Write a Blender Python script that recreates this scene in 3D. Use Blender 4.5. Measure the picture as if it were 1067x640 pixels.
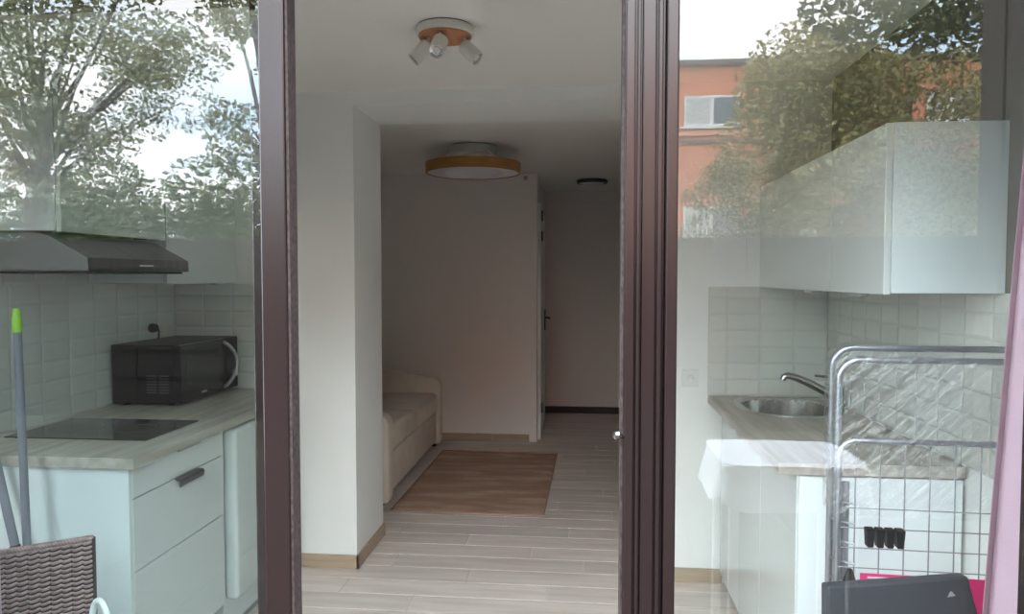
import bpy, bmesh, math, random
from mathutils import Vector, Matrix, noise
random.seed(7)
PI = math.pi
for o in list(bpy.data.objects): bpy.data.objects.remove(o)
SC = bpy.context.scene
COL = SC.collection

# ------------------------------------------------------------------ camera
F_PX, VX, VY, EYE = 760.0, 608.0, 288.0, 1.46
YAW = math.atan((VX-533.5)/F_PX)
PITCH = math.atan((320-VY)/math.hypot(F_PX, VX-533.5))
cam_d = bpy.data.cameras.new('camera'); cam = bpy.data.objects.new('camera', cam_d); COL.objects.link(cam)
cam_d.sensor_width = 36.0; cam_d.lens = 36.0*F_PX/1067.0
cam_d.clip_start = 0.02; cam_d.clip_end = 500
cam.location = (0, 0, EYE); cam.rotation_euler = (PI/2-PITCH, 0, YAW)
SC.camera = cam

# ------------------------------------------------------------------ sky and exposure
SKY = 4.2
w = bpy.data.worlds.new('sky'); SC.world = w; w.use_nodes = True
nt = w.node_tree; nt.nodes.clear()
def wn(t): return nt.nodes.new(t)
tc = wn('ShaderNodeTexCoord'); mp = wn('ShaderNodeMapping'); mp.inputs['Scale'].default_value = (1.6, 1.6, 3.2); mp.inputs['Location'].default_value = (3.1, 0.4, 1.7)
nz = wn('ShaderNodeTexNoise'); nz.inputs['Scale'].default_value = 2.2; nz.inputs['Detail'].default_value = 6
rp = wn('ShaderNodeValToRGB'); rp.color_ramp.elements[0].position = 0.34; rp.color_ramp.elements[0].color = (0.56, 0.75, 1.0, 1)
rp.color_ramp.elements[1].position = 0.54; rp.color_ramp.elements[1].color = (0.96, 0.98, 1.0, 1)
bgn = wn('ShaderNodeBackground'); bgn.inputs['Strength'].default_value = SKY
wo = wn('ShaderNodeOutputWorld')
nt.links.new(tc.outputs['Generated'], mp.inputs['Vector']); nt.links.new(mp.outputs['Vector'], nz.inputs['Vector'])
nt.links.new(nz.outputs['Fac'], rp.inputs['Fac']); nt.links.new(rp.outputs['Color'], bgn.inputs['Color'])
nt.links.new(bgn.outputs['Background'], wo.inputs['Surface'])
vs = SC.view_settings
vs.view_transform = 'Standard'; vs.look = 'None'; vs.gamma = 1.0; vs.exposure = 1.55; vs.use_curve_mapping = False

# ------------------------------------------------------------------ materials
def srgb(r, g, b):
    f = lambda c: (c/255/12.92) if c/255 <= 0.04045 else ((c/255+0.055)/1.055)**2.4
    return (f(r), f(g), f(b))
MATS = {}
def mat(name, col, rough=0.5, metal=0.0, var=0.0, vscale=(8, 8, 8), bump=0.0, bscale=60.0, rnd=0.0, coat=0.0, spec=0.5, col2=None, lo=0.35, hi=0.65):
    m = bpy.data.materials.new(name); m.use_nodes = True; n = m.node_tree.nodes; L = m.node_tree.links
    b = n['Principled BSDF']; b.inputs['Roughness'].default_value = rough; b.inputs['Metallic'].default_value = metal
    b.inputs['Specular IOR Level'].default_value = spec; b.inputs['Coat Weight'].default_value = coat
    b.inputs['Base Color'].default_value = (*col, 1)
    geo = n.new('ShaderNodeNewGeometry')
    src = None
    if var > 0 or col2:
        mpn = n.new('ShaderNodeMapping'); mpn.inputs['Scale'].default_value = vscale
        t = n.new('ShaderNodeTexNoise'); t.inputs['Scale'].default_value = 1.0; t.inputs['Detail'].default_value = 5
        L.new(geo.outputs['Position'], mpn.inputs['Vector']); L.new(mpn.outputs['Vector'], t.inputs['Vector'])
        r = n.new('ShaderNodeValToRGB'); r.color_ramp.elements[0].position = lo; r.color_ramp.elements[1].position = hi
        c2 = col2 if col2 else tuple(min(1, c*(1+var)) for c in col)
        c1 = col if col2 else tuple(c*(1-var) for c in col)
        r.color_ramp.elements[0].color = (*c1, 1); r.color_ramp.elements[1].color = (*c2, 1)
        L.new(t.outputs['Fac'], r.inputs['Fac']); src = r.outputs['Color']
    if rnd > 0:
        oi = n.new('ShaderNodeObjectInfo'); mr = n.new('ShaderNodeMapRange')
        mr.inputs['To Min'].default_value = 1-rnd; mr.inputs['To Max'].default_value = 1+rnd
        L.new(oi.outputs['Random'], mr.inputs['Value'])
        mx = n.new('ShaderNodeVectorMath'); mx.operation = 'SCALE'
        if src: L.new(src, mx.inputs[0])
        else: mx.inputs[0].default_value = col
        L.new(mr.outputs['Result'], mx.inputs['Scale']); src = mx.outputs['Vector']
    if src: L.new(src, b.inputs['Base Color'])
    if bump > 0:
        t2 = n.new('ShaderNodeTexNoise'); t2.inputs['Scale'].default_value = bscale; t2.inputs['Detail'].default_value = 3
        L.new(geo.outputs['Position'], t2.inputs['Vector'])
        bp = n.new('ShaderNodeBump'); bp.inputs['Strength'].default_value = bump; bp.inputs['Distance'].default_value = 0.01
        L.new(t2.outputs['Fac'], bp.inputs['Height']); L.new(bp.outputs['Normal'], b.inputs['Normal'])
    MATS[name] = m
    return m
def glass_mat(name, tint, r0, rough=0.0, bump=0.0):
    m = bpy.data.materials.new(name); m.use_nodes = True; n = m.node_tree.nodes; L = m.node_tree.links; n.clear()
    out = n.new('ShaderNodeOutputMaterial'); mix = n.new('ShaderNodeMixShader')
    tr = n.new('ShaderNodeBsdfTransparent'); tr.inputs['Color'].default_value = (*tint, 1)
    gl = n.new('ShaderNodeBsdfGlossy'); gl.inputs['Roughness'].default_value = rough; gl.inputs['Color'].default_value = (1, 1, 1, 1)
    lw = n.new('ShaderNodeLayerWeight'); lw.inputs['Blend'].default_value = 0.5
    pw = n.new('ShaderNodeMath'); pw.operation = 'POWER'; pw.inputs[1].default_value = 5
    ma = n.new('ShaderNodeMath'); ma.operation = 'MULTIPLY_ADD'; ma.inputs[1].default_value = 1-r0; ma.inputs[2].default_value = r0
    geo = n.new('ShaderNodeNewGeometry'); inv = n.new('ShaderNodeMath'); inv.operation = 'SUBTRACT'; inv.inputs[0].default_value = 1
    mu = n.new('ShaderNodeMath'); mu.operation = 'MULTIPLY'
    L.new(lw.outputs['Facing'], pw.inputs[0]); L.new(pw.outputs[0], ma.inputs[0])
    L.new(geo.outputs['Backfacing'], inv.inputs[1]); L.new(ma.outputs[0], mu.inputs[0]); L.new(inv.outputs[0], mu.inputs[1])
    L.new(mu.outputs[0], mix.inputs['Fac']); L.new(tr.outputs[0], mix.inputs[1]); L.new(gl.outputs[0], mix.inputs[2])
    if bump > 0:
        t2 = n.new('ShaderNodeTexNoise'); t2.inputs['Scale'].default_value = 1.0; t2.inputs['Detail'].default_value = 3; t2.inputs['Distortion'].default_value = 0.6
        mpn = n.new('ShaderNodeMapping'); mpn.vector_type = 'TEXTURE'; mpn.inputs['Rotation'].default_value = (0, -0.75, 0); mpn.inputs['Scale'].default_value = (0.11, 0.05, 0.012)
        L.new(geo.outputs['Position'], mpn.inputs['Vector']); L.new(mpn.outputs['Vector'], t2.inputs['Vector'])
        bp = n.new('ShaderNodeBump'); bp.inputs['Strength'].default_value = bump; bp.inputs['Distance'].default_value = 0.02
        L.new(t2.outputs['Fac'], bp.inputs['Height']); L.new(bp.outputs['Normal'], gl.inputs['Normal']); L.new(bp.outputs['Normal'], lw.inputs['Normal'])
    L.new(mix.outputs[0], out.inputs['Surface'])
    MATS[name] = m
    return m

M_wall = mat('wall_paint', srgb(240, 240, 236), 0.75, bump=0.06, bscale=120)
M_ceil = mat('ceiling_paint', srgb(238, 234, 228), 0.85, bump=0.05, bscale=90)
M_taupe = mat('taupe_wall_tone', srgb(118, 114, 106), 0.8, bump=0.05, bscale=90)
M_backpaint = mat('alcove_paint', srgb(238, 229, 224), 0.85, bump=0.05, bscale=90)
M_tile = mat('wall_tile_glaze', srgb(216, 216, 208), 0.16, rnd=0.03, bump=0.05, bscale=25)
M_grout = mat('tile_grout', srgb(206, 206, 198), 0.9)
M_plank = mat('floor_plank_tile', srgb(212, 195, 184), 0.38, col2=srgb(228, 214, 205), vscale=(2.0, 22, 22), rnd=0.08, bump=0.03, bscale=50)
M_fgrout = mat('floor_grout', srgb(228, 224, 218), 0.9)
M_base = mat('beige_baseboard', srgb(176, 155, 132), 0.5, var=0.1, vscale=(3, 30, 60))
M_darkbase = mat('dark_baseboard', srgb(46, 32, 30), 0.5)
M_brown = mat('brown_lacquered_aluminium', srgb(36, 26, 25), 0.24, spec=0.4, var=0.08, vscale=(20, 20, 2), bump=0.02, bscale=200)
M_brown2 = mat('dark_brown_seal', srgb(58, 46, 44), 0.8, var=0.6, vscale=(160, 160, 90))
M_gloss = mat('white_gloss_front', srgb(220, 222, 218), 0.16)
M_cab = mat('white_cabinet_board', srgb(228, 234, 233), 0.4)
M_door_edge = mat('white_edge_band', srgb(240, 246, 244), 0.35)
M_plinth = mat('grey_plinth', srgb(150, 150, 148), 0.5)
M_counter = mat('grey_wood_worktop', srgb(168, 159, 147), 0.42, col2=srgb(194, 186, 175), vscale=(34, 2.5, 34), bump=0.03, bscale=60)
M_steel = mat('stainless_steel', (0.62, 0.61, 0.59), 0.22, 1.0, var=0.08, vscale=(40, 3, 3))
M_hood = mat('brushed_hood_steel', (0.27, 0.265, 0.26), 0.36, 1.0, var=0.1, vscale=(3, 40, 3))
M_chrome = mat('brushed_chrome', (0.5, 0.49, 0.48), 0.2, 1.0)
M_hob = mat('black_glass', (0.004, 0.004, 0.005), 0.12, spec=0.3)
M_black = mat('black_plastic', (0.004, 0.004, 0.005), 0.45, spec=0.15)
M_mwglass = mat('microwave_window', (0.012, 0.013, 0.014), 0.12, spec=0.3)
M_silver = mat('silver_plastic', (0.5, 0.5, 0.5), 0.35, 0.6)
M_handle = mat('dark_handle', (0.07, 0.07, 0.07), 0.4, 0.5)
M_white = mat('white_plastic', srgb(236, 237, 235), 0.4)
M_lampwhite = mat('lamp_white_metal', srgb(226, 226, 216), 0.45)
M_lampwood = mat('lamp_light_wood', srgb(196, 138, 100), 0.5, var=0.12, vscale=(50, 6, 6))
M_ringwood = mat('lamp_oak_ring', srgb(165, 116, 60), 0.5, var=0.12, vscale=(8, 8, 60))
M_diff = mat('lamp_diffuser', srgb(232, 226, 232), 0.5)
M_glass = glass_mat('door_glass', (0.935, 0.960, 0.953), 0.078)
M_glass2 = glass_mat('tinted_door_glass', (0.84, 0.88, 0.88), 0.03)
M_lens = mat('spot_lens', (0.55, 0.55, 0.55), 0.15, 0.8)
M_sofa = mat('beige_sofa_fabric', srgb(240, 226, 213), 0.95, var=0.05, vscale=(6, 6, 6), bump=0.25, bscale=420)
M_rug = mat('brown_rug_pile', srgb(180, 145, 124), 1.0, col2=srgb(216, 184, 162), vscale=(2.2, 9, 3), lo=0.45, hi=0.72, bump=0.5, bscale=160, spec=0.1)
M_rughem = mat('rug_hem', srgb(172, 140, 120), 1.0, spec=0.1)
M_pink = mat('pink_curtain_cloth', srgb(192, 162, 175), 0.95, bump=0.1, bscale=300, spec=0.1)
M_wick = mat('brown_wicker', srgb(150, 120, 118), 0.34, var=0.22, vscale=(60, 60, 60))
M_wickd = mat('dark_wicker_core', srgb(40, 28, 28), 0.8)
M_greyp = mat('dark_grey_plastic', srgb(52, 54, 59), 0.5, bump=0.04, bscale=300)
M_greyrim = mat('mid_grey_rim', srgb(96, 99, 106), 0.5)
M_pole = mat('grey_pole', srgb(120, 122, 132), 0.45)
M_green = mat('lime_plastic', srgb(150, 205, 50), 0.45)
M_galv = mat('galvanised_tube', (0.45, 0.46, 0.48), 0.35, 0.85)
M_wire = mat('grey_wire', (0.28, 0.28, 0.29), 0.45, 0.3)
M_film = glass_mat('plastic_film', (0.96, 0.965, 0.97), 0.07, 0.13, bump=0.75)
M_mag = mat('magenta_card', srgb(215, 38, 110), 0.6)
M_print = mat('white_print', srgb(240, 235, 238), 0.6)
M_socket = mat('white_socket', srgb(232, 233, 228), 0.4)
M_hole = mat('socket_hole', (0.16, 0.16, 0.16), 0.6)
# outside
M_facade = mat('facade_render', srgb(200, 190, 178), 0.9, bump=0.2, bscale=60)
M_terr = mat('terrace_slab', srgb(42, 37, 34), 0.85, var=0.1, vscale=(5, 5, 5), rnd=0.05)
M_lawn = mat('lawn', srgb(52, 54, 42), 0.95, var=0.25, vscale=(3, 3, 3))
M_partition = mat('dark_board', srgb(78, 72, 66), 0.7, var=0.12, vscale=(40, 40, 2), rnd=0.06)
M_fence = mat('weathered_fence_board', srgb(40, 34, 29), 0.85, var=0.18, vscale=(3, 40, 40), rnd=0.1)
M_orange = mat('orange_render', srgb(228, 146, 112), 0.9, var=0.05, vscale=(0.4, 0.4, 0.4))
M_orange2 = mat('pale_orange_band', srgb(232, 172, 142), 0.9)
M_roof = mat('grey_roof_edge', srgb(120, 112, 106), 0.8)
M_bwin = mat('house_window_glass', (0.16, 0.19, 0.22), 0.1)
M_bframe = mat('house_window_frame', srgb(238, 236, 230), 0.6)
M_blind = mat('house_window_curtain', srgb(205, 205, 200), 0.9)
M_bark = mat('bark', srgb(66, 54, 44), 0.95, var=0.2, vscale=(12, 12, 3), bump=0.4, bscale=20)
M_leaf1 = mat('olive_leaves', srgb(158, 154, 98), 0.6, col2=srgb(202, 192, 138), vscale=(6, 6, 6))
M_leaf2 = mat('green_leaves', srgb(112, 122, 82), 0.6, col2=srgb(158, 160, 114), vscale=(6, 6, 6))
M_leaf3 = mat('hedge_leaves', srgb(74, 92, 54), 0.6, col2=srgb(118, 132, 84), vscale=(6, 6, 6))
M_cloth = mat('white_cloth', srgb(238, 241, 248), 0.95)

# ------------------------------------------------------------------ helpers
def W(o):
    m = o.matrix_basis.copy()
    while o.parent: o = o.parent; m = o.matrix_basis @ m
    return m
def tag(o, label=None, cat=None, group=None, kind=None):
    if label: o['label'] = label
    if cat: o['category'] = cat
    if group: o['group'] = group
    if kind: o['kind'] = kind
    return o
def thing(name, label, cat, loc=(0, 0, 0), rz=0.0, group=None):
    o = bpy.data.objects.new(name, None); COL.objects.link(o); o.empty_display_size = 0.1
    o.location = loc; o.rotation_euler = (0, 0, rz)
    return tag(o, label, cat, group)
def obj(name, bm, m, parent=None, smooth=None, center=False):
    me = bpy.data.meshes.new(name)
    bmesh.ops.recalc_face_normals(bm, faces=bm.faces) if getattr(bm, 'faces', None) is not None and not bm_flag.get(id(bm)) else None
    bm.to_mesh(me); bm.free()
    if smooth is not None:
        for p in me.polygons: p.use_smooth = True
        me.set_sharp_from_angle(angle=math.radians(smooth))
    me.materials.append(m)
    o = bpy.data.objects.new(name, me); COL.objects.link(o)
    if parent is not None:
        me.transform(W(parent).inverted()); o.parent = parent
    elif center:
        xs = [v.co.copy() for v in me.vertices]
        c = Vector((sum(v.x for v in xs)/len(xs), sum(v.y for v in xs)/len(xs), min(v.z for v in xs)))
        me.transform(Matrix.Translation(-c)); o.location = c
    return o
bm_flag = {}
def NB(): return bmesh.new()
def add(bm, src, M=None):
    me = bpy.data.meshes.new('tmp'); src.to_mesh(me); src.free()
    if M: me.transform(M)
    bm.from_mesh(me); bpy.data.meshes.remove(me); return bm
def box(x0, x1, y0, y1, z0, z1, bev=0.0, seg=2, bm=None):
    b = bmesh.new(); bmesh.ops.create_cube(b, size=1.0)
    for v in b.verts:
        v.co = Vector(((x0+x1)/2+v.co.x*(x1-x0), (y0+y1)/2+v.co.y*(y1-y0), (z0+z1)/2+v.co.z*(z1-z0)))
    if bev > 0: bmesh.ops.bevel(b, geom=b.edges[:], offset=bev, segments=seg, affect='EDGES', profile=0.5)
    if bm is None: return b
    return add(bm, b)
def tube(pts, r, n=10, bm=None, closed=False, cap=True):
    """round tube through points; r may be a list"""
    b = bmesh.new(); P = [Vector(p) for p in pts]; k = len(P); rings = []
    up = None
    for i in range(k):
        if closed: t = (P[(i+1) % k]-P[i-1]).normalized()
        else: t = (P[min(i+1, k-1)]-P[max(i-1, 0)]).normalized()
        if up is None:
            up = Vector((0, 0, 1)) if abs(t.z) < 0.9 else Vector((1, 0, 0))
        s = t.cross(up).normalized(); up = s.cross(t).normalized()
        rr = r[i] if isinstance(r, (list, tuple)) else r
        rings.append([b.verts.new(P[i]+s*math.cos(2*PI*j/n)*rr+up*math.sin(2*PI*j/n)*rr) for j in range(n)])
    for i in range(k if closed else k-1):
        a, c = rings[i], rings[(i+1) % k]
        for j in range(n): b.faces.new((a[j], a[(j+1) % n], c[(j+1) % n], c[j]))
    if cap and not closed:
        b.faces.new(rings[0][::-1]); b.faces.new(rings[-1])
    if bm is None: return b
    return add(bm, b)
def lathe(prof, n=48, M=None, bm=None, close=False):
    """profile of (r,z) revolved about z"""
    b = bmesh.new(); rings = []
    for r, z in prof:
        if r < 1e-6: rings.append([b.verts.new((0, 0, z))])
        else: rings.append([b.verts.new((r*math.cos(2*PI*j/n), r*math.sin(2*PI*j/n), z)) for j in range(n)])
    m = len(rings)
    for i in range(m if close else m-1):
        a, c = rings[i], rings[(i+1) % m]
        for j in range(n):
            j2 = (j+1) % n
            if len(a) == 1 and len(c) == 1: continue
            if len(a) == 1: b.faces.new((a[0], c[j2], c[j]))
            elif len(c) == 1: b.faces.new((a[j], a[j2], c[0]))
            else: b.faces.new((a[j], a[j2], c[j2], c[j]))
    if M: b.transform(M)
    if bm is None: return b
    return add(bm, b)
def prism(poly, axis, a0, a1, bev=0.0):
    """extrude polygon along axis; axis 'y': poly=(x,z); 'x': (y,z); 'z': (x,y)"""
    b = bmesh.new()
    def p(u, v, a): return {'y': (u, a, v), 'x': (a, u, v), 'z': (u, v, a)}[axis]
    A = [b.verts.new(p(u, v, a0)) for u, v in poly]; B = [b.verts.new(p(u, v, a1)) for u, v in poly]
    b.faces.new(A[::-1]); b.faces.new(B); n = len(poly)
    for i in range(n): b.faces.new((A[i], A[(i+1) % n], B[(i+1) % n], B[i]))
    if bev > 0: bmesh.ops.bevel(b, geom=b.edges[:], offset=bev, segments=2, affect='EDGES', profile=0.5)
    return b
def hexa(c8, bev=0.0, seg=2):
    """8 corners: 4 bottom ccw, 4 top ccw"""
    b = bmesh.new(); V = [b.verts.new(c) for c in c8]
    for f in ((3, 2, 1, 0), (4, 5, 6, 7), (0, 1, 5, 4), (1, 2, 6, 5), (2, 3, 7, 6), (3, 0, 4, 7)): b.faces.new([V[i] for i in f])
    if bev > 0: bmesh.ops.bevel(b, geom=b.edges[:], offset=bev, segments=seg, affect='EDGES', profile=0.5)
    return b
def struct(name, bm, m, smooth=None):
    o = obj(name, bm, m, None, smooth); o['kind'] = 'structure'; return o
def aim(frm, to):
    """matrix putting local -z axis along frm->to, origin at frm"""
    d = (Vector(to)-Vector(frm)).normalized()
    return Matrix.Translation(frm) @ d.to_track_quat('-Z', 'Y').to_matrix().to_4x4()

# ------------------------------------------------------------------ room shell
XL, XR, CEIL = -2.06, 1.13, 2.36
YW, YWB, YB, YE = 3.50, 3.98, 6.37, 7.78           # dividing wall front and back, back wall, corridor end
GY = 1.35                                          # door glass plane
OPL, OPR = -1.122, 0.32                             # opening in the dividing wall

floor = struct('floor', box(XL-0.2, XR+0.2, 1.30, YE+0.2, -0.12, -0.004), M_fgrout)
plank_cache = {}
def plank_mesh(L, Wd):
    key = (round(L, 3), round(Wd, 3))
    if key not in plank_cache:
        b = box(-L/2, L/2, -Wd/2, Wd/2, -0.010, 0.0, 0.0012, 1)
        me = bpy.data.meshes.new('plank'); b.to_mesh(me); b.free(); me.materials.append(M_plank); plank_cache[key] = me
    return plank_cache[key]
PW, PL, J = 0.1605, 0.96, 0.0032
row = 0
y = 1.46
while y < YE-0.01:
    y1 = min(y+PW, YE)
    x0r = XL if y1 < YB+0.02 else -0.44
    off = (row*0.37+random.uniform(-0.06, 0.06)) % 1.0*PL
    x = XL-off
    while x < XR:
        a, c = max(x, x0r), min(x+PL, XR)
        if c-a > 0.03:
            o = bpy.data.objects.new('plank', plank_mesh(c-a-J, y1-y-J)); COL.objects.link(o)
            o.parent = floor; o.location = ((a+c)/2, (y+y1)/2, 0.0)
        x += PL
    y = y1; row += 1

struct('ceiling', box(XL-0.2, XR+0.2, 1.48, YE+0.2, CEIL, CEIL+0.12), M_ceil)
wall_left = struct('wall_left', box(XL-0.2, XL, 1.48, YE+0.1, -0.02, CEIL), M_wall)
wall_right = struct('wall_right', box(XR, XR+0.2, 1.48, YE+0.1, -0.02, CEIL), M_wall)
obj('upper_wall_taupe', box(XR-0.0015, XR+0.05, 1.485, YW-0.001, 1.414, CEIL-0.001), M_taupe, wall_right)  # thin taupe layer, makes the wall above tile height darker than below
b = box(XL, OPL, YW, YWB, 0, CEIL)
box(OPR, XR, YW, YWB, 0, CEIL, bm=b)
box(OPL, OPR, YW, YWB, 2.297, CEIL, bm=b)
wall_mid = struct('wall_middle', b, M_wall)
struct('wall_back', box(XL, -0.424, YB, YE, 0, CEIL), M_backpaint)
wall_end = struct('wall_end', box(-0.424, XR, YE, YE+0.1, -0.02, CEIL), M_backpaint)
obj('panel', box(-0.40, XR-0.02, YE-0.014, YE, 0.075, 2.235, 0.003), M_backpaint, wall_end)
struct('baseboard_end', box(-0.42, XR, YE-0.02, YE, 0.0, 0.07, 0.003), M_darkbase)
b = box(XL, OPL+0.012, YW-0.012, YW, 0, 0.068, 0.002)
box(OPL, OPL+0.012, YW-0.012, YWB, 0, 0.068, 0.002, bm=b)
struct('baseboard_left', b, M_base)
struct('baseboard_right', box(OPR-0.012, 0.66, YW-0.012, YW, 0, 0.068, 0.002), M_base)
b = box(XL, -0.80, YB-0.012, YB, 0, 0.066, 0.002); box(-0.797, -0.472, YB-0.012, YB, 0, 0.066, 0.002, bm=b)
struct('baseboard_back', b, M_base)
# corner casing and the door in the side of the corridor
struct('trim_1', box(-0.44, -0.405, YB-0.006, YB+0.09, 0, CEIL, 0.002), M_backpaint)
door = struct('door_1', box(-0.424, -0.385, YB+0.14, YB+1.0, 0.0, 2.06, 0.003), M_wall)
obj('door_casing', box(-0.424, -0.376, YB+0.09, YB+0.14, 0, 2.11, 0.002), M_wall, door)
for z in (2.0, 1.82, 0.28):
    obj('hinge', box(-0.376, -0.362, YB+0.135, YB+0.16, z-0.045, z+0.045, 0.002), M_handle, door)
h = obj('lock_plate', box(-0.385, -0.376, YB+0.86, YB+0.90, 0.93, 1.13, 0.002), M_handle, door)
obj('lever_handle', tube([(-0.38, YB+0.88, 1.05), (-0.335, YB+0.88, 1.05), (-0.332, YB+0.77, 1.05)], 0.008), M_handle, h)

# facade with the door opening
FXL, FXR, FTOP = -2.0, 0.92, 2.10
b = box(-6, FXL, 1.26, 1.48, -0.1, 6.0)
box(FXR, 6, 1.26, 1.48, -0.1, 6.0, bm=b)
box(FXL, FXR, 1.26, 1.48, FTOP, 6.0, bm=b)
wall_front = struct('wall_front', b, M_facade)
b = box(FXL, FXR, 1.30, 1.46, 2.06, FTOP)
box(FXL, FXR, 1.30, 1.46, -0.02, 0.012, bm=b); box(FXL, FXL+0.05, 1.30, 1.46, 0.012, 2.06, bm=b); box(FXR-0.03, FXR, 1.30, 1.46, 0.012, 2.06, bm=b)
struct('trim_2', b, M_brown)

# ------------------------------------------------------------------ wall tiles
TW, TH, TG = 0.152, 0.0765, 0.0022
def tile_bm(w_, h_):
    bb = bmesh.new(); t, iw = 0.0048, 0.009
    o_ = [bb.verts.new((sx*(w_/2), 0, sz*(h_/2))) for sx, sz in ((-1, -1), (1, -1), (1, 1), (-1, 1))]
    m_ = [bb.verts.new((sx*(w_/2), -0.0028, sz*(h_/2))) for sx, sz in ((-1, -1), (1, -1), (1, 1), (-1, 1))]
    i_ = [bb.verts.new((sx*(w_/2-iw), -t, sz*(h_/2-iw))) for sx, sz in ((-1, -1), (1, -1), (1, 1), (-1, 1))]
    for k in range(4):
        k2 = (k+1) % 4
        bb.faces.new((o_[k], o_[k2], m_[k2], m_[k])); bb.faces.new((m_[k], m_[k2], i_[k2], i_[k]))
    bb.faces.new(i_); bb.faces.new(o_[::-1])
    bmesh.ops.recalc_face_normals(bb, faces=bb.faces)
    return bb
tile_cache = {}
def tile(parent, c, rz, w_, h_):
    key = (round(w_, 3), round(h_, 3))
    if key not in tile_cache:
        bb = tile_bm(w_-TG, h_-TG); me = bpy.data.meshes.new('tile'); bb.to_mesh(me); bb.free(); me.materials.append(M_tile); tile_cache[key] = me
    o = bpy.data.objects.new('tile', tile_cache[key]); COL.objects.link(o); o.parent = parent; o.location = c; o.rotation_euler = (0, 0, rz)
def tile_run(parent, axis, fixed, a0, a1, z0, z1, rz, from_end=False):
    """axis x: tiles on a wall facing -y; axis y: on a side wall"""
    L_ = a1-a0; n = int(math.ceil(L_/TW-0.02))
    for i in range(n):
        if from_end: e1 = a1-i*TW; e0 = max(a0, e1-TW)
        else: e0 = a0+i*TW; e1 = min(a1, e0+TW)
        z = z0
        while z < z1-0.012:
            zt = min(z+TH, z1); c = (e0+e1)/2
            tile(parent, (c, fixed, (z+zt)/2) if axis == 'x' else (fixed, c, (z+zt)/2), rz, e1-e0, zt-z)
            z = zt
ZT0, ZT1 = 0.90, 1.412
for nm, wl, args in (('tile_bed', wall_mid, (XL, -1.46, YW-0.003, YW)), ('tile_bed', wall_mid, (0.585, XR, YW-0.003, YW))):
    obj(nm, box(args[0], args[1], args[2], args[3], ZT0, ZT1), M_grout, wl)
obj('tile_bed', box(XL, XL+0.003, 2.10, YW, ZT0, 1.60), M_grout, wall_left)
obj('tile_bed', box(XR-0.003, XR, 2.05, YW, ZT0, ZT1), M_grout, wall_right)
tile_run(wall_mid, 'x', YW-0.003, XL+0.006, -1.46, ZT0, 1.425, 0)
tile_run(wall_mid, 'x', YW-0.003, 0.585, XR-0.006, ZT0, ZT1, 0, True)
tile_run(wall_left, 'y', XL+0.003, 2.10, YW-0.006, ZT0, 1.43, PI/2, True)
tile_run(wall_left, 'y', XL+0.003, 2.10, 2.88, 1.43, 1.60, PI/2)
tile_run(wall_right, 'y', XR-0.003, 2.05, YW-0.006, ZT0, ZT1, -PI/2, True)

# ------------------------------------------------------------------ sliding glass doors
def leaf(name, label, x0, x1, y0, y1, sl, sr, gm=M_glass):
    """door leaf: stiles of width sl/sr, rails, one glazing unit"""
    t = thing(name, label, 'glass door', ((x0+x1)/2, (y0+y1)/2, 0.012), group='sliding glass doors')
    z0, z1 = 0.014, 2.058
    obj('stile', box(x0, x0+sl, y0, y1, z0, z1, 0.003), M_brown, t)
    obj('stile', box(x1-sr, x1, y0, y1, z0, z1, 0.003), M_brown, t)
    obj('bottom_rail', box(x0+sl, x1-sr, y0+0.002, y1-0.002, z0, z0+0.08, 0.002), M_brown, t)
    obj('top_rail', box(x0+sl, x1-sr, y0+0.002, y1-0.002, 2.0, z1, 0.002), M_brown, t)
    ym = (y0+y1)/2
    obj('glass_pane', box(x0+sl-0.004, x1-sr+0.004, ym-0.01, ym+0.01, z0+0.075, 2.004), gm, t)
    return t
t = leaf('sliding_door', 'brown framed glass door leaf in front of the stove side, nearest the camera', -1.62, -0.556, 1.325, 1.368, 0.055, 0.05)
obj('edge_seal', box(-0.556, -0.551, 1.331, 1.368, 0.014, 2.058), M_brown2, t)
t = leaf('sliding_door', 'brown glass door leaf slid open behind the stove side leaf', -1.66, -0.592, 1.392, 1.432, 0.055, 0.062, M_glass2)
t = leaf('sliding_door', 'brown framed glass door leaf in front of the sink and wrapped rack', 0.146, 0.872, 1.325, 1.368, 0.021, 0.096)
# meeting stile of the sink side with raised ribs and the small silver catch
g = 0.073
obj('meeting_stile', box(g, 0.146, 1.345, 1.40, 0.014, 2.058, 0.002), M_brown, t)
obj('stile_rib', box(g+0.002, g+0.018, 1.335, 1.346, 0.014, 2.058, 0.002), M_brown, t)
obj('stile_rib', box(g+0.022, g+0.028, 1.332, 1.346, 0.014, 2.058, 0.002), M_brown, t)
obj('stile_rib', box(g+0.031, g+0.056, 1.337, 1.346, 0.014, 2.058, 0.003), M_brown, t)
obj('stile_rib', box(g+0.059, g+0.067, 1.333, 1.346, 0.014, 2.058, 0.002), M_brown, t)
obj('edge_seal', box(g-0.004, g+0.001, 1.352, 1.40, 0.014, 2.058), M_brown2, t)
kn = lathe([(0, 0), (0.0045, 0), (0.0045, 0.010), (0.008, 0.012), (0.009, 0.016), (0.006, 0.021), (0, 0.022)], 16, Matrix.Translation((g+0.001, 1.345, 1.165)) @ Matrix.Rotation(-1.2, 4, 'Y') @ Matrix.Rotation(0.5, 4, 'X'))
obj('catch', kn, M_chrome, t, 40)

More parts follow.
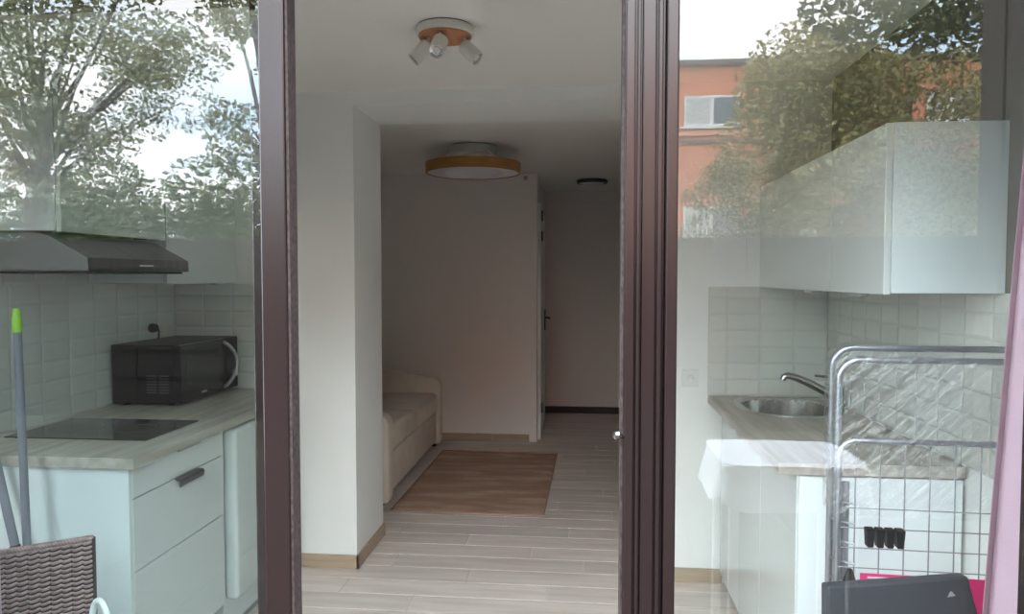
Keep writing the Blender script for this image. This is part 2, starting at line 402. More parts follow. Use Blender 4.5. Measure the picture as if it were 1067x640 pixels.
# ------------------------------------------------------------------ kitchen, stove side
def cab(name, label, loc, group=None): return thing(name, label, 'cabinet', loc, group=group)
cx = -1.40
t = cab('base_cabinet', 'white three-drawer base cabinet under the stove top', (-1.72, 2.41, 0))
obj('carcass', box(XL+0.01, cx-0.02, 2.118, 2.70, 0.16, 0.862), M_cab, t)
obj('end_panel', box(XL+0.01, cx-0.001, 2.110, 2.1275, 0.03, 0.862, 0.001), M_cab, t)
obj('plinth', box(XL+0.01, cx-0.06, 2.128, 2.70, 0.0, 0.16), M_plinth, t)
for z0, z1 in ((0.764, 0.858), (0.530, 0.760), (0.172, 0.526)):
    d = obj('drawer', box(cx-0.019, cx, 2.130, 2.702, z0, z1, 0.0015, 1), M_gloss, t)
    if z0 == 0.530:
        hb = prism([(cx-0.004, 0.7605), (cx+0.02, 0.7605), (cx+0.026, 0.752), (cx+0.022, 0.735), (cx+0.016, 0.732), (cx+0.016, 0.752), (cx-0.004, 0.757)], 'y', 2.365, 2.515)
        obj('handle', hb, M_handle, d)
    if z0 == 0.764:
        obj('handle', box(cx-0.004, cx+0.010, 2.38, 2.52, 0.852, 0.860, 0.001), M_plinth, d)
# fridge
t = thing('undercounter_fridge', 'white undercounter fridge with rounded door beside the drawers', 'fridge', (-1.72, 3.05, 0))
obj('body', box(XL+0.03, -1.43, 2.745, 3.32, 0.03, 0.855, 0.006), M_cab, t)
obj('door', box(-1.428, -1.368, 2.742, 3.322, 0.165, 0.852, 0.018, 4), M_gloss, t, 50)
obj('plinth', box(-1.47, -1.44, 2.76, 3.31, 0.0, 0.15, 0.003), M_plinth, t)
t = thing('filler_panel', 'narrow white filler panel between the fridge and the dividing wall', 'panel', (-1.5, 3.41, 0))
obj('board', box(-1.53, -1.48, 3.335, 3.485, 0.0, 0.86, 0.002), M_cab, t)
# worktop
o = obj('worktop', prism([(XL+0.009, 2.095), (-1.375, 2.095), (-1.375, 3.26), (-1.47, 3.489), (XL+0.009, 3.489)], 'z', 0.865, 0.90, 0.002), M_counter, None, center=True)
tag(o, 'grey wood-look worktop under the stove top and microwave', 'worktop')
# hob
t = thing('cooktop', 'black glass cooktop set in the grey worktop', 'cooktop', (-1.74, 2.5, 0.90))
obj('glass_plate', box(-2.0, -1.478, 2.325, 2.668, 0.9005, 0.9045, 0.0015, 1), M_hob, t)
ringm = mat('cooktop_marking', (0.10, 0.10, 0.10), 0.3)
for (px, r_) in ((-1.86, 0.085), (-1.63, 0.07)):
    obj('burner_ring', lathe([(r_, 0.9046), (r_+0.002, 0.9048), (r_+0.002, 0.9046)], 40, Matrix.Translation((px, 2.50, 0)), close=True), ringm, t)
# microwave
t = thing('microwave', 'black microwave oven with curved silver handle on the worktop', 'microwave', (-1.88, 3.22, 0.90))
mx0, mx1, my0, my1, mz0, mz1 = XL+0.03, -1.715, 2.955, 3.475, 0.912, 1.165
obj('housing', box(mx0, mx1-0.03, my0, my1, mz0, mz1, 0.004), M_black, t)
dr = obj('door', box(mx1-0.029, mx1, my0+0.001, my1-0.12, mz0+0.002, mz1-0.001, 0.004), M_hob, t)
obj('window', box(mx1-0.002, mx1+0.0015, my0+0.04, my1-0.20, mz0+0.055, mz1-0.045, 0.001), M_mwglass, dr)
pa = obj('control_panel', box(mx1-0.029, mx1, my1-0.119, my1-0.001, mz0+0.002, mz1-0.001, 0.004), M_black, t)
arc = []
for i in range(15):
    a = -1.0+2.0*i/14; arc.append((mx1+0.004+0.028*math.cos(a*1.5), my1-0.135+0.075*(math.cos(a)-math.cos(1.0))/(1-math.cos(1.0))-0.015, (mz0+mz1)/2+0.108*math.sin(a)/math.sin(1.0)))
obj('handle', tube(arc, 0.0085, 8), M_silver, dr, 50)
obj('dial', lathe([(0, 0), (0.017, 0), (0.016, 0.014), (0, 0.015)], 24, Matrix.Translation((mx1, my1-0.045, mz0+0.075)) @ Matrix.Rotation(PI/2, 4, 'Y')), M_silver, pa, 40)
obj('badge', box(mx1, mx1+0.001, my0+0.17, my0+0.215, mz0+0.022, mz0+0.031), M_silver, dr)
for i in range(7):
    for j in range(2):
        obj('vent_slot', box(mx0+0.16+j*0.055, mx0+0.205+j*0.055, my0-0.0008, my0+0.001, mz0+0.045+i*0.012, mz0+0.050+i*0.012), M_handle, t)
for px in (mx0+0.04, mx1-0.07):
    for py in (my0+0.05, my1-0.05): obj('foot', box(px-0.012, px+0.012, py-0.012, py+0.012, 0.9005, mz0+0.001), M_black, t)
# plug on the tiled wall above it
t = thing('wall_plug', 'round black plug in the tiled wall above the microwave', 'plug', (XL+0.01, 3.22, 1.18))
obj('plug_body', lathe([(0, 0), (0.02, 0), (0.022, 0.012), (0.018, 0.03), (0.010, 0.036), (0, 0.037)], 24, Matrix.Translation((XL+0.010, 3.28, 1.215)) @ Matrix.Rotation(PI/2, 4, 'Y')), M_black, t, 40)
obj('cable', tube([(XL+0.04, 3.28, 1.215), (XL+0.052, 3.28, 1.205), (XL+0.05, 3.28, 1.17), (XL+0.02, 3.28, 1.12), (XL+0.02, 3.28, 0.95)], 0.004, 6), M_black, t, 50)
# wall cabinets and hood
def wall_cab(name, label, xw, xf, y0, y1, z0, z1, splits, side):
    """xf = outer face of the doors, side=+1 when doors face +x"""
    t = cab(name, label, ((xw+xf)/2, (y0+y1)/2, z0))
    d0 = xf-side*0.018; xs = sorted((xw, d0-side*0.0015)); obj('carcass', box(xs[0], xs[1], y0, y1, z0, z1, 0.001, 1), M_cab, t)
    ys = [y0]+splits+[y1]; xs = sorted((d0, xf))
    for i in range(len(ys)-1):
        d = obj('door', box(xs[0], xs[1], ys[i]+0.0015, ys[i+1]-0.0015, z0-0.004, z1-0.001, 0.0012, 1), M_gloss, t)
        yc = ys[i+1]-0.17 if side > 0 else ys[i]+0.20
        hx = sorted((xf-side*0.02, xf+side*0.012))
        if not (side > 0 and z0 > 1.5): obj('handle', box(hx[0], hx[1], yc-0.05, yc+0.05, z0-0.012, z0-0.0045, 0.001, 1), M_silver, d)
    return t
wall_cab('wall_cabinet', 'white wall cabinet directly above the extractor hood', XL+0.002, -1.73, 2.275, 2.885, 1.613, 2.057, [], 1)
wall_cab('wall_cabinet', 'lower white wall cabinet above the microwave', XL+0.002, -1.73, 2.891, YW-0.004, 1.432, 1.938, [], 1)
t = thing('extractor_hood', 'steel extractor hood with slanted visor under the white cabinet', 'hood', (-1.85, 2.53, 1.47))
hp = [(XL+0.012, 1.606), (-1.80, 1.606), (-1.74, 1.594), (-1.602, 1.522), (-1.600, 1.478), (XL+0.012, 1.478)]
obj('canopy', prism(hp, 'y', 2.225, 2.832, 0.0012), M_hood, t)
obj('filter', box(XL+0.05, -1.615, 2.25, 2.81, 1.470, 1.4775, 0.001, 1), M_black, t)
obj('switch', box(-1.601, -1.596, 2.50, 2.58, 1.496, 1.502, 0.001, 1), M_print, t)
obj('duct_cover', box(-1.79, -1.735, 2.76, 2.825, 1.607, 1.6125), M_hood, t)

# ------------------------------------------------------------------ kitchen, sink side
t = cab('base_cabinet', 'white gloss base cabinet under the sink', (0.88, 2.87, 0))
obj('carcass', box(0.668, XR-0.012, 2.27, YW-0.016, 0.10, 0.70), M_cab, t)
obj('end_panel', box(0.651, XR-0.012, 2.250, 2.2685, 0.0, 0.858, 0.001, 1), M_door_edge, t)
obj('plinth', box(0.70, 0.716, 2.27, YW-0.016, 0.0, 0.09), M_plinth, t)
for y0, y1 in ((2.2705, 2.714), (2.718, YW-0.018)):
    obj('door', box(0.648, 0.667, y0, y1, 0.06, 0.855, 0.0012, 1), M_gloss, t)
# worktop with a real cut-out for the bowl
def supel(cx_, cy_, a, c, n=40, e=2.6):
    out = []
    for i in range(n):
        th = 2*PI*i/n; ct, st = math.cos(th), math.sin(th)
        out.append((cx_+a*math.copysign(abs(ct)**(2/e), ct), cy_+c*math.copysign(abs(st)**(2/e), st)))
    return out
sx, sy, sa, sc = 0.878, 3.215, 0.198, 0.228
b = NB(); x0, x1, y0, y1, zt, zb = 0.585, XR-0.010, 2.24, YW-0.011, 0.90, 0.865
hole = supel(sx, sy, sa-0.012, sc-0.012)
ring_o = []
for (hx, hy) in hole:
    dx, dy = hx-sx, hy-sy
    k = min((x1-sx)/dx if dx > 1e-9 else (x0-sx)/dx if dx < -1e-9 else 1e9, (y1-sy)/dy if dy > 1e-9 else (y0-sy)/dy if dy < -1e-9 else 1e9)
    ring_o.append([sx+dx*k, sy+dy*k])
for cxy in ((x0, y0), (x1, y0), (x0, y1), (x1, y1)):      # snap nearest ring vertex to each corner
    i = min(range(len(ring_o)), key=lambda q: (ring_o[q][0]-cxy[0])**2+(ring_o[q][1]-cxy[1])**2); ring_o[i] = list(cxy)
n = len(hole)
vt = [[b.verts.new((p[0], p[1], z)) for p in r_] for z in (zt, zb) for r_ in (hole, ring_o)]
for i in range(n):
    j = (i+1) % n
    b.faces.new((vt[0][i], vt[1][i], vt[1][j], vt[0][j])); b.faces.new((vt[2][i], vt[2][j], vt[3][j], vt[3][i]))
    b.faces.new((vt[1][i], vt[3][i], vt[3][j], vt[1][j])); b.faces.new((vt[0][i], vt[0][j], vt[2][j], vt[2][i]))
o = obj('worktop', b, M_counter, None, center=True); tag(o, 'grey wood-look worktop holding the steel sink', 'worktop')
# sink
t = thing('kitchen_sink', 'oval stainless steel sink bowl set in the worktop', 'sink', (sx, sy, 0.90))
b = NB(); prev = None
for k, (s, z) in enumerate(((0.022, 0.9005), (0.020, 0.905), (0.006, 0.9055), (-0.004, 0.903), (-0.012, 0.895), (-0.018, 0.80), (-0.05, 0.768), (-0.12, 0.760))):
    r_ = [b.verts.new((p[0], p[1], z)) for p in supel(sx, sy, sa+s, sc+s, 48, 2.6)]
    if prev:
        for i in range(48): b.faces.new((prev[i], prev[(i+1) % 48], r_[(i+1) % 48], r_[i]))
    prev = r_
b.faces.new(prev); 
obj('bowl', b, M_steel, t, 40)
obj('drain', lathe([(0, 0.7625), (0.03, 0.7625), (0.038, 0.766), (0.04, 0.761)], 24, Matrix.Translation((sx, sy, 0))), M_chrome, t, 40)
# tap
t = thing('kitchen_tap', 'brushed mixer tap with long slanted spout over the sink', 'tap', (1.085, 3.22, 0.905))
obj('body', lathe([(0, 0.9), (0.026, 0.9), (0.026, 0.91), (0.02, 0.918), (0.02, 0.985), (0.022, 0.99), (0.02, 1.01), (0, 1.013)], 24, Matrix.Translation((1.088, 3.22, 0.001))), M_chrome, t, 40)
sp = [(1.085, 3.22, 0.935), (1.03, 3.222, 0.968), (0.96, 3.226, 1.005), (0.91, 3.229, 1.026), (0.878, 3.231, 1.033), (0.862, 3.232, 1.028), (0.857, 3.232, 1.012)]
obj('spout', tube(sp, [0.018, 0.0175, 0.0165, 0.0155, 0.0145, 0.014, 0.013], 12), M_chrome, t, 50)
obj('lever', tube([(1.085, 3.22, 1.012), (1.06, 3.222, 1.028), (0.99, 3.23, 1.035)], [0.008, 0.006, 0.005], 8), M_chrome, t, 50)
wall_cab('wall_cabinet', 'white gloss wall cabinet with two doors above the sink', XR-0.002, 0.815, 2.08, YW-0.004, 1.414, 1.876, [2.51], -1)
# socket
t = thing('wall_socket', 'square white wall socket left of the tiled sink corner', 'socket', (0.503, YW-0.01, 0.94))
pl = obj('cover_plate', box(0.463, 0.543, YW-0.010, YW-0.0005, 0.94, 1.02, 0.003), M_socket, t)
rc = obj('socket_well', lathe([(0.0235, 0.0), (0.0225, 0.0015), (0.0205, 0.0012), (0.019, 0.0004), (0, 0.0004)], 32, Matrix.Translation((0.503, YW-0.0105, 0.98)) @ Matrix.Rotation(PI/2, 4, 'X')), M_socket, pl, 40)
for dx, dz in ((-0.0095, 0), (0.0095, 0), (0, 0.011)):
    obj('socket_hole', lathe([(0, 0.0012), (0.0022, 0.0012), (0.0022, 0)], 12, Matrix.Translation((0.503+dx, YW-0.0105, 0.98+dz)) @ Matrix.Rotation(PI/2, 4, 'X')), M_hole, pl)

# ------------------------------------------------------------------ ceiling lamps
lc = Vector((-0.502, 2.640, CEIL))
t = thing('ceiling_spotlight', 'white and wood ceiling lamp with three swivel spots', 'lamp', lc)
obj('gasket', lathe([(0, 0), (0.101, 0), (0.101, -0.004), (0, -0.004)], 48, Matrix.Translation(lc)), M_black, t)
obj('canopy', lathe([(0, -0.004), (0.104, -0.004), (0.104, -0.028), (0.1, -0.031), (0.096, -0.031), (0, -0.031)], 56, Matrix.Translation(lc)), M_lampwhite, t, 40)
obj('wood_disc', lathe([(0, -0.0312), (0.0955, -0.0312), (0.095, -0.038), (0, -0.038)], 56, Matrix.Translation(lc)), M_lampwood, t, 40)
for (ax, ay), aimv in (((-0.062, -0.01), (-0.72, -0.22, -0.75)), ((-0.005, -0.062), (-0.06, -0.62, -0.62)), ((0.07, 0.01), (0.72, -0.20, -0.72))):
    p0 = lc+Vector((ax, ay, -0.036)); p1 = p0+Vector((0, 0, -0.032)); dv = Vector(aimv).normalized()
    s = obj('spot_head', lathe([(0, 0.022), (0.022, 0.022), (0.0275, 0.016), (0.0275, -0.060), (0.025, -0.060), (0.025, -0.052), (0, -0.052)], 28, aim(p1+dv*0.014, p1+dv)), M_lampwhite, t, 35)
    obj('lens', lathe([(0, -0.0475), (0.012, -0.0490), (0.024, -0.0525), (0.024, -0.051), (0, -0.050)], 24, aim(p1+dv*0.0155, p1+dv)), M_lens, s, 40)
    obj('stem', tube([p0, p1], 0.006, 10), M_lampwhite, t, 40)
lc = Vector((-0.767, 5.057, CEIL))
t = thing('ring_lamp', 'round ceiling lamp with a hanging oak ring over the rug', 'lamp', lc)
obj('gasket', lathe([(0, 0), (0.166, 0), (0.166, -0.004), (0, -0.004)], 48, Matrix.Translation(lc)), M_black, t)
obj('canopy', lathe([(0, -0.004), (0.17, -0.004), (0.168, -0.055), (0.16, -0.062), (0.08, -0.062), (0.08, -0.115), (0, -0.115)], 56, Matrix.Translation(lc)), M_lampwhite, t, 40)
obj('wood_ring', lathe([(0.330, -0.115), (0.330, -0.185), (0.316, -0.185), (0.316, -0.115)], 72, Matrix.Translation(lc), close=True), M_ringwood, t, 40)
obj('diffuser', lathe([(0.3155, -0.122), (0.3155, -0.181), (0.20, -0.178), (0.19, -0.160), (0.19, -0.122)], 72, Matrix.Translation(lc), close=True), M_diff, t, 40)
for k in range(4):
    a = PI/4+k*PI/2; c, s = math.cos(a), math.sin(a)
    obj('strut', tube([lc+Vector((c*0.15, s*0.15, -0.04)), lc+Vector((c*0.29, s*0.29, -0.125))], 0.007, 8), M_lampwhite, t, 40)
lc = Vector((0.076, 6.90, CEIL))
t = thing('flat_ceiling_lamp', 'small dark flush ceiling lamp in the corridor', 'lamp', lc)
obj('base_ring', lathe([(0, 0), (0.140, 0), (0.146, -0.008), (0.142, -0.030), (0.120, -0.034), (0.118, -0.028), (0, -0.028)], 48, Matrix.Translation(lc)), M_handle, t, 40)
obj('diffuser', lathe([(0, -0.0285), (0.117, -0.0285), (0.10, -0.036), (0, -0.040)], 48, Matrix.Translation(lc)), M_backpaint, t, 40)
t = thing('wall_sensor', 'small white sensor box high on the back wall corner', 'sensor', (-0.50, YB-0.02, 2.30))
obj('housing', box(-0.535, -0.470, YB-0.035, YB-0.001, 2.285, 2.345, 0.006), M_backpaint, t)
obj('front_lens', box(-0.520, -0.485, YB-0.040, YB-0.034, 2.295, 2.330, 0.002), M_plinth, t)

# ------------------------------------------------------------------ sofa and rug
t = thing('sofa', 'beige fabric sofa with slab arms against the alcove side wall', 'sofa', (-1.64, 5.30, 0))
SX0, SX1, SY0, SY1 = XL+0.02, -1.212, 4.42, 6.20
def arm(y0, y1):
    bb = prism([(SX0+0.04, 0.03), (SX1-0.01, 0.03), (SX1, 0.05), (SX1, 0.54), (SX1-0.015, 0.575), (SX1-0.05, 0.595), (SX1-0.25, 0.625), (SX0+0.25, 0.665), (SX0+0.04, 0.675)], 'y', y0, y1)
    bmesh.ops.bevel(bb, geom=[e for e in bb.edges], offset=0.018, segments=3, affect='EDGES', profile=0.5); return bb
obj('arm', arm(SY0, SY0+0.13), M_sofa, t, 50); obj('arm', arm(SY1-0.13, SY1), M_sofa, t, 50)
obj('front_panel', box(SX0+0.15, SX1-0.03, SY0+0.128, SY1-0.128, 0.055, 0.315, 0.01), M_sofa, t, 50)
ymid = (SY0+SY1)/2
for (a, c) in ((SY0+0.131, ymid-0.001), (ymid+0.001, SY1-0.131)):
    bb = box(SX0+0.22, SX1-0.012, a, c, 0.31, 0.475, 0.045, 4)
    for v in bb.verts:
        if v.co.z > 0.44:
            u = (v.co.y-a)/(c-a)*2-1; q = (v.co.x-SX0-0.22)/(SX1-SX0-0.23)*2-1
            v.co.z += 0.022*(1-u*u)*(1-q*q*0.6)
    obj('seat_cushion', bb, M_sofa, t, 60)
obj('backrest', hexa([(SX0+0.02, SY0+0.13, 0.1), (SX0+0.22, SY0+0.13, 0.1), (SX0+0.22, SY1-0.13, 0.1), (SX0+0.02, SY1-0.13, 0.1), (SX0, SY0+0.13, 0.80), (SX0+0.16, SY0+0.13, 0.80), (SX0+0.16, SY1-0.13, 0.80), (SX0, SY1-0.13, 0.80)], 0.03, 3), M_sofa, t, 50)
for fx in (SX0+0.1, SX1-0.07):
    for fy in (SY0+0.065, SY1-0.065): obj('foot', box(fx-0.02, fx+0.02, fy-0.02, fy+0.02, 0, 0.035), M_black, t)
t = thing('rug', 'brown short-pile rug on the floor in front of the sofa', 'rug', (-0.700, 5.175, 0.0), math.radians(-1.0))
bb = NB(); nx, ny = 48, 76; rw, rl = 0.945, 1.565; G = {}
for i in range(nx+1):
    for j in range(ny+1):
        px, py = (i/nx-0.5)*rw, (j/ny-0.5)*rl
        e = min(rw/2-abs(px), rl/2-abs(py)); z = 0.009+0.0022*noise.noise(Vector((px*28, py*28, 0)))
        if e < 0.001: z = 0.002
        G[i, j] = bb.verts.new((px, py, z))
for i in range(nx):
    for j in range(ny): bb.faces.new((G[i, j], G[i+1, j], G[i+1, j+1], G[i, j+1]))
bb.transform(W(t)); obj('pile', bb, M_rug, t, 80)
bb = NB()
for (a0, a1, c0, c1) in ((-rw/2-0.008, rw/2+0.008, -rl/2-0.008, -rl/2+0.001), (-rw/2-0.008, rw/2+0.008, rl/2-0.001, rl/2+0.008), (-rw/2-0.008, -rw/2+0.001, -rl/2, rl/2), (rw/2-0.001, rw/2+0.008, -rl/2, rl/2)):
    box(a0, a1, c0, c1, 0.0005, 0.0095, 0.002, 1, bm=bb)
bb.transform(W(t)); obj('hem', bb, M_rughem, t)

# ------------------------------------------------------------------ curtains
def curtain(name, label, edge, xfar, yc, folds, z0=0.03, z1=2.27):
    t = thing(name, label, 'curtain', ((edge(1.2)+xfar)/2, yc, z0))
    bb = NB(); nu, nv = folds*12, 24; g_ = {}
    for side in (0, 1):
        for i in range(nu+1):
            for j in range(nv+1):
                v = j/nv; z = z0+(z1-z0)*v; e = edge(z); u = i/nu
                x_ = e+(xfar-e)*u; ph = u*folds*2*PI
                y_ = yc+0.028*math.sin(ph)*(1-0.2*v)+0.012*math.sin(ph*0.5+v*3)+side*0.003
                g_[side, i, j] = bb.verts.new((x_+0.010*math.sin(2*ph), y_, z))
    for i in range(nu):
        for j in range(nv):
            bb.faces.new((g_[0, i, j], g_[0, i+1, j], g_[0, i+1, j+1], g_[0, i, j+1])); bb.faces.new((g_[1, i, j], g_[1, i, j+1], g_[1, i+1, j+1], g_[1, i+1, j]))
    for j in range(nv):
        for i in (0, nu): bb.faces.new((g_[0, i, j], g_[0, i, j+1], g_[1, i, j+1], g_[1, i, j]))
    for i in range(nu):
        for j in (0, nv): bb.faces.new((g_[0, i, j], g_[0, i+1, j], g_[1, i+1, j], g_[1, i, j]))
    obj('cloth', bb, M_pink, t, 70)
    return t
t = curtain('curtain', 'pink curtain gathered beside the wrapped rack', lambda z: 0.826+0.057*(z-0.766), 1.10, 1.56, 3)
obj('heading_tape', box(0.915, 1.10, 1.552, 1.568, 2.262, 2.285), M_pink, t)
t = curtain('curtain', 'pink curtain hanging at the stove side of the glass door', lambda z: -1.362, -1.60, 1.53, 3)
obj('heading_tape', box(-1.60, -1.362, 1.522, 1.538, 2.262, 2.285), M_pink, t)
t = thing('curtain_rail', 'white curtain rail above the glass door', 'curtain rail', (-0.45, 1.545, 2.29))
obj('rail', box(XL+0.02, XR-0.02, 1.53, 1.57, 2.288, 2.31, 0.002), M_white, t)
for bx in (-1.6, -0.45, 0.7): obj('bracket', box(bx-0.015, bx+0.015, 1.484, 1.575, 2.305, 2.325, 0.002), M_white, t)

# ------------------------------------------------------------------ wrapped drying rack
RK = Matrix.Translation((0.643, 1.955, 0)) @ Matrix.Rotation(math.radians(-3.0), 4, 'Z')
t = thing('drying_rack', 'folded wire drying rack wrapped in clear film by the sink', 'rack', (0.643, 1.955, 0), math.radians(-3.0))
def rk(bb): bb.transform(RK); return bb
def ubend(x0, x1, z0, z1, y_, r, n=8):
    pts = [(x0, y_, z0)]
    for i in range(n+1):
        a = PI-i/n*PI/2; pts.append((x0+r+r*math.cos(a), y_, z1-r+r*math.sin(a)))
    for i in range(n+1):
        a = PI/2-i/n*PI/2; pts.append((x1-r+r*math.cos(a), y_, z1-r+r*math.sin(a)))
    pts.append((x1, y_, z0)); return pts
RW = 0.468
obj('frame_tube', rk(tube(ubend(0.0, RW, 0.0, 1.276, 0.0, 0.05), 0.0088, 10)), M_galv, t, 50)
obj('frame_tube', rk(tube(ubend(0.010, RW-0.006, 0.0, 1.248, -0.026, 0.05), 0.0085, 10)), M_galv, t, 50)
obj('frame_tube', rk(tube(ubend(0.006, RW-0.008, 0.02, 1.046, -0.052, 0.04), 0.0075, 10)), M_galv, t, 50)
for i in range(7):
    x_ = 0.046+i*0.0585
    obj('vertical_wire', rk(tube([(x_, -0.056, 0.08), (x_, -0.052, 1.043)], 0.0017, 6)), M_wire, t, 50)
for i in range(14):
    z_ = 0.876-i*0.051
    obj('horizontal_wire', rk(tube([(0.006, -0.0585, z_), (RW-0.008, -0.0585, z_)], 0.0015, 6)), M_wire, t, 50)
for i in range(12):
    z_ = 0.886-i*0.051
    obj('side_rung', rk(tube([(0.0, 0.0, z_), (0.0, -0.03, z_), (0.045, -0.064, z_)], 0.0026, 6)), M_galv, t, 50)
obj('inner_upright', rk(tube([(0.034, -0.012, 0.0), (0.034, -0.012, 0.93)], 0.010, 10)), M_wire, t, 50)
for i in range(4):
    x_ = 0.075+i*0.0235
    c = obj('end_cap', rk(hexa([(x_-0.0075, -0.085, 0.785), (x_+0.0075, -0.085, 0.785), (x_+0.0075, -0.062, 0.785), (x_-0.0075, -0.062, 0.785), (x_-0.0105, -0.088, 0.832), (x_+0.0105, -0.088, 0.832), (x_+0.0105, -0.062, 0.832), (x_-0.0105, -0.062, 0.832)], 0.002, 1)), M_black, t)
obj('hinge_knob', rk(lathe([(0, 0), (0.020, 0), (0.022, 0.02), (0.014, 0.045), (0.006, 0.07), (0, 0.072)], 16, Matrix.Translation((0.030, -0.075, 0.655)))), M_black, t, 50)
lb = obj('label_card', rk(box(0.058, RW-0.01, -0.0655, -0.0625, 0.44, 0.712)), M_mag, t)
for zz, xa, xb in ((0.703, 0.075, 0.150), (0.694, 0.075, 0.125), (0.684, 0.075, 0.16)):
    obj('print_line', rk(box(xa, xb, -0.0665, -0.0654, zz-0.002, zz+0.002)), M_print, lb)
# film: a wrinkled sleeve around the frames
bb = NB(); nz_, g_ = 46, []
sec = []
for i in range(11): sec.append((-0.014, 0.018-0.092*i/10))
for i in range(1, 41): sec.append((-0.014+(RW+0.028)*i/40, -0.074))
for i in range(1, 11): sec.append((RW+0.014, -0.074+0.092*i/10))
for i in range(1, 40): sec.append((RW+0.014-(RW+0.028)*i/40, 0.018))
for k in range(nz_+1):
    z_ = 0.86+(1.289-0.86)*k/nz_; sh = 1.0
    r_ = []
    for (px, py) in sec:
        if z_ > 1.239: # follow the rounded corners of the tube
            q = (z_-1.239)/0.05; cut = 0.05*(1-math.sqrt(max(0, 1-min(1, q)**2)))
            px = min(max(px, -0.014+cut), RW+0.014-cut)
            py = py*(1-0.35*max(0, q-0.6))
        nn = noise.noise(Vector((px*30+z_*22, py*30, z_*34-px*20)))
        r_.append(bb.verts.new((px, py+(0.004*nn if abs(py) > 0.01 else 0), z_)))
    g_.append(r_)
m_ = len(sec)
for k in range(nz_):
    for i in range(m_): bb.faces.new((g_[k][i], g_[k][(i+1) % m_], g_[k+1][(i+1) % m_], g_[k+1][i]))
obj('plastic_wrap', rk(bb), M_film, t, 80)

# ------------------------------------------------------------------ dark grey chair in front of the rack
t = thing('grey_chair', 'dark grey chair with broad flat backrest below the wrapped rack', 'chair', (0.70, 1.78, 0))
TL, TR = Vector((0.516, 1.585, 0.800)), Vector((0.846, 1.668, 0.800))
dirx = (TR-TL).normalized(); nrm = Vector((-dirx.y, dirx.x, 0))      # away from the camera
BL, BR = TL+Vector((0, 0, -0.42))-nrm*0.03-dirx*0.004, TR+Vector((0, 0, -0.42))+dirx*0.10-nrm*0.04
th = nrm*0.028
TLs = TL+Vector((0.004, 0, -0.0))
bk = obj('backrest', hexa([BL, BR, BR+th, BL+th, TLs, TR, TR+th, TLs+th], 0.006, 2), M_greyp, t)
pc = TR-dirx*0.045+Vector((0, 0, -0.035))-nrm*0.0035
obj('emblem', hexa([pc-dirx*0.009-Vector((0, 0, .006)), pc+dirx*0.011-Vector((0, 0, .004)), pc+dirx*0.011-Vector((0, 0, .004))+nrm*0.004, pc-dirx*0.009-Vector((0, 0, .006))+nrm*0.004, pc-dirx*0.002+Vector((0, 0, .006)), pc+dirx*0.002+Vector((0, 0, .006)), pc+dirx*0.002+Vector((0, 0, .006))+nrm*0.004, pc-dirx*0.002+Vector((0, 0, .006))+nrm*0.004]), M_silver, bk)
S0, S1 = BL+Vector((0, 0, 0.03)), BR+Vector((0, 0, 0.03)); dep = nrm*0.20
obj('seat', hexa([S0, S1, S1+dep, S0+dep]+[q+Vector((0, 0, 0.03)) for q in (S0, S1, S1+dep, S0+dep)], 0.008, 2), M_greyp, t)
for q in (S0+dirx*0.03+nrm*0.03, S1-dirx*0.03+nrm*0.03, S1-dirx*0.03+dep-nrm*0.03, S0+dirx*0.03+dep-nrm*0.03):
    obj('leg', tube([(q.x, q.y, q.z+0.005), (q.x, q.y, 0.0)], 0.013, 10), M_greyp, t, 50)

# ------------------------------------------------------------------ wicker chair
WA, WB = Vector((-1.334, 1.845, 0)), Vector((-1.735, 1.548, 0))
wu = (WB-WA).normalized(); wn_ = Vector((wu.y, -wu.x, 0))
if wn_.y > 0: wn_ = -wn_                       # towards the camera
wl = (WB-WA).length
t = thing('wicker_chair', 'brown woven wicker chair inside the glass door', 'chair', (-1.62, 1.80, 0))
def weave(A, u, nrm_, L_, z0, z1, step_u, step_z, rr):
    bb = NB(); n_ = int(L_/step_u); rows = int((z1-z0)/step_z)
    for k in range(rows):
        z_ = z0+(k+0.5)*step_z; ring_prev = None
        for i in range(n_*4+1):
            uu = i/(n_*4)*L_; ph = i/4*PI+(k % 2)*PI
            c = A+u*uu+nrm_*(0.006*abs(math.sin(i/4*PI)))+Vector((0, 0, z_+0.0035*(0.5-(i % 4)/4)))
            ring = [bb.verts.new(c+nrm_*(0.0028*a)+Vector((0, 0, rr*bq))) for a, bq in ((-1, 0), (0, 1), (1, 0.45), (1, -0.45), (0, -1))]
            if ring_prev:
                for j in range(5): bb.faces.new((ring_prev[j], ring_prev[(j+1) % 5], ring[(j+1) % 5], ring[j]))
            ring_prev = ring
    return bb
def stakes(A, u, L_, z0, z1, step_u, bb):
    for i in range(int(L_/step_u)+1):
        c = A+u*(i*step_u); tube([(c.x, c.y, z0), (c.x, c.y, z1)], 0.0028, 6, bm=bb)
    return bb
wd = -wn_*0.30
o = obj('woven_back', weave(WA, wu, wn_, wl, 0.16, 0.742, 0.0245, 0.0132, 0.0044), M_wick, t, 60); o['kind'] = 'stuff'
o = obj('woven_side', weave(WA, -wn_, wu*-1, 0.30, 0.16, 0.44, 0.0245, 0.0132, 0.0044), M_wick, t, 60); o['kind'] = 'stuff'
o = obj('woven_side', weave(WB, -wn_, wu, 0.30, 0.16, 0.44, 0.0245, 0.0132, 0.0044), M_wick, t, 60); o['kind'] = 'stuff'
bb = NB(); stakes(WA+wu*0.0, wu, wl, 0.16, 0.745, 0.049, bb); o = obj('stakes', bb, M_wickd, t); o['kind'] = 'stuff'
q = -wn_*0.008
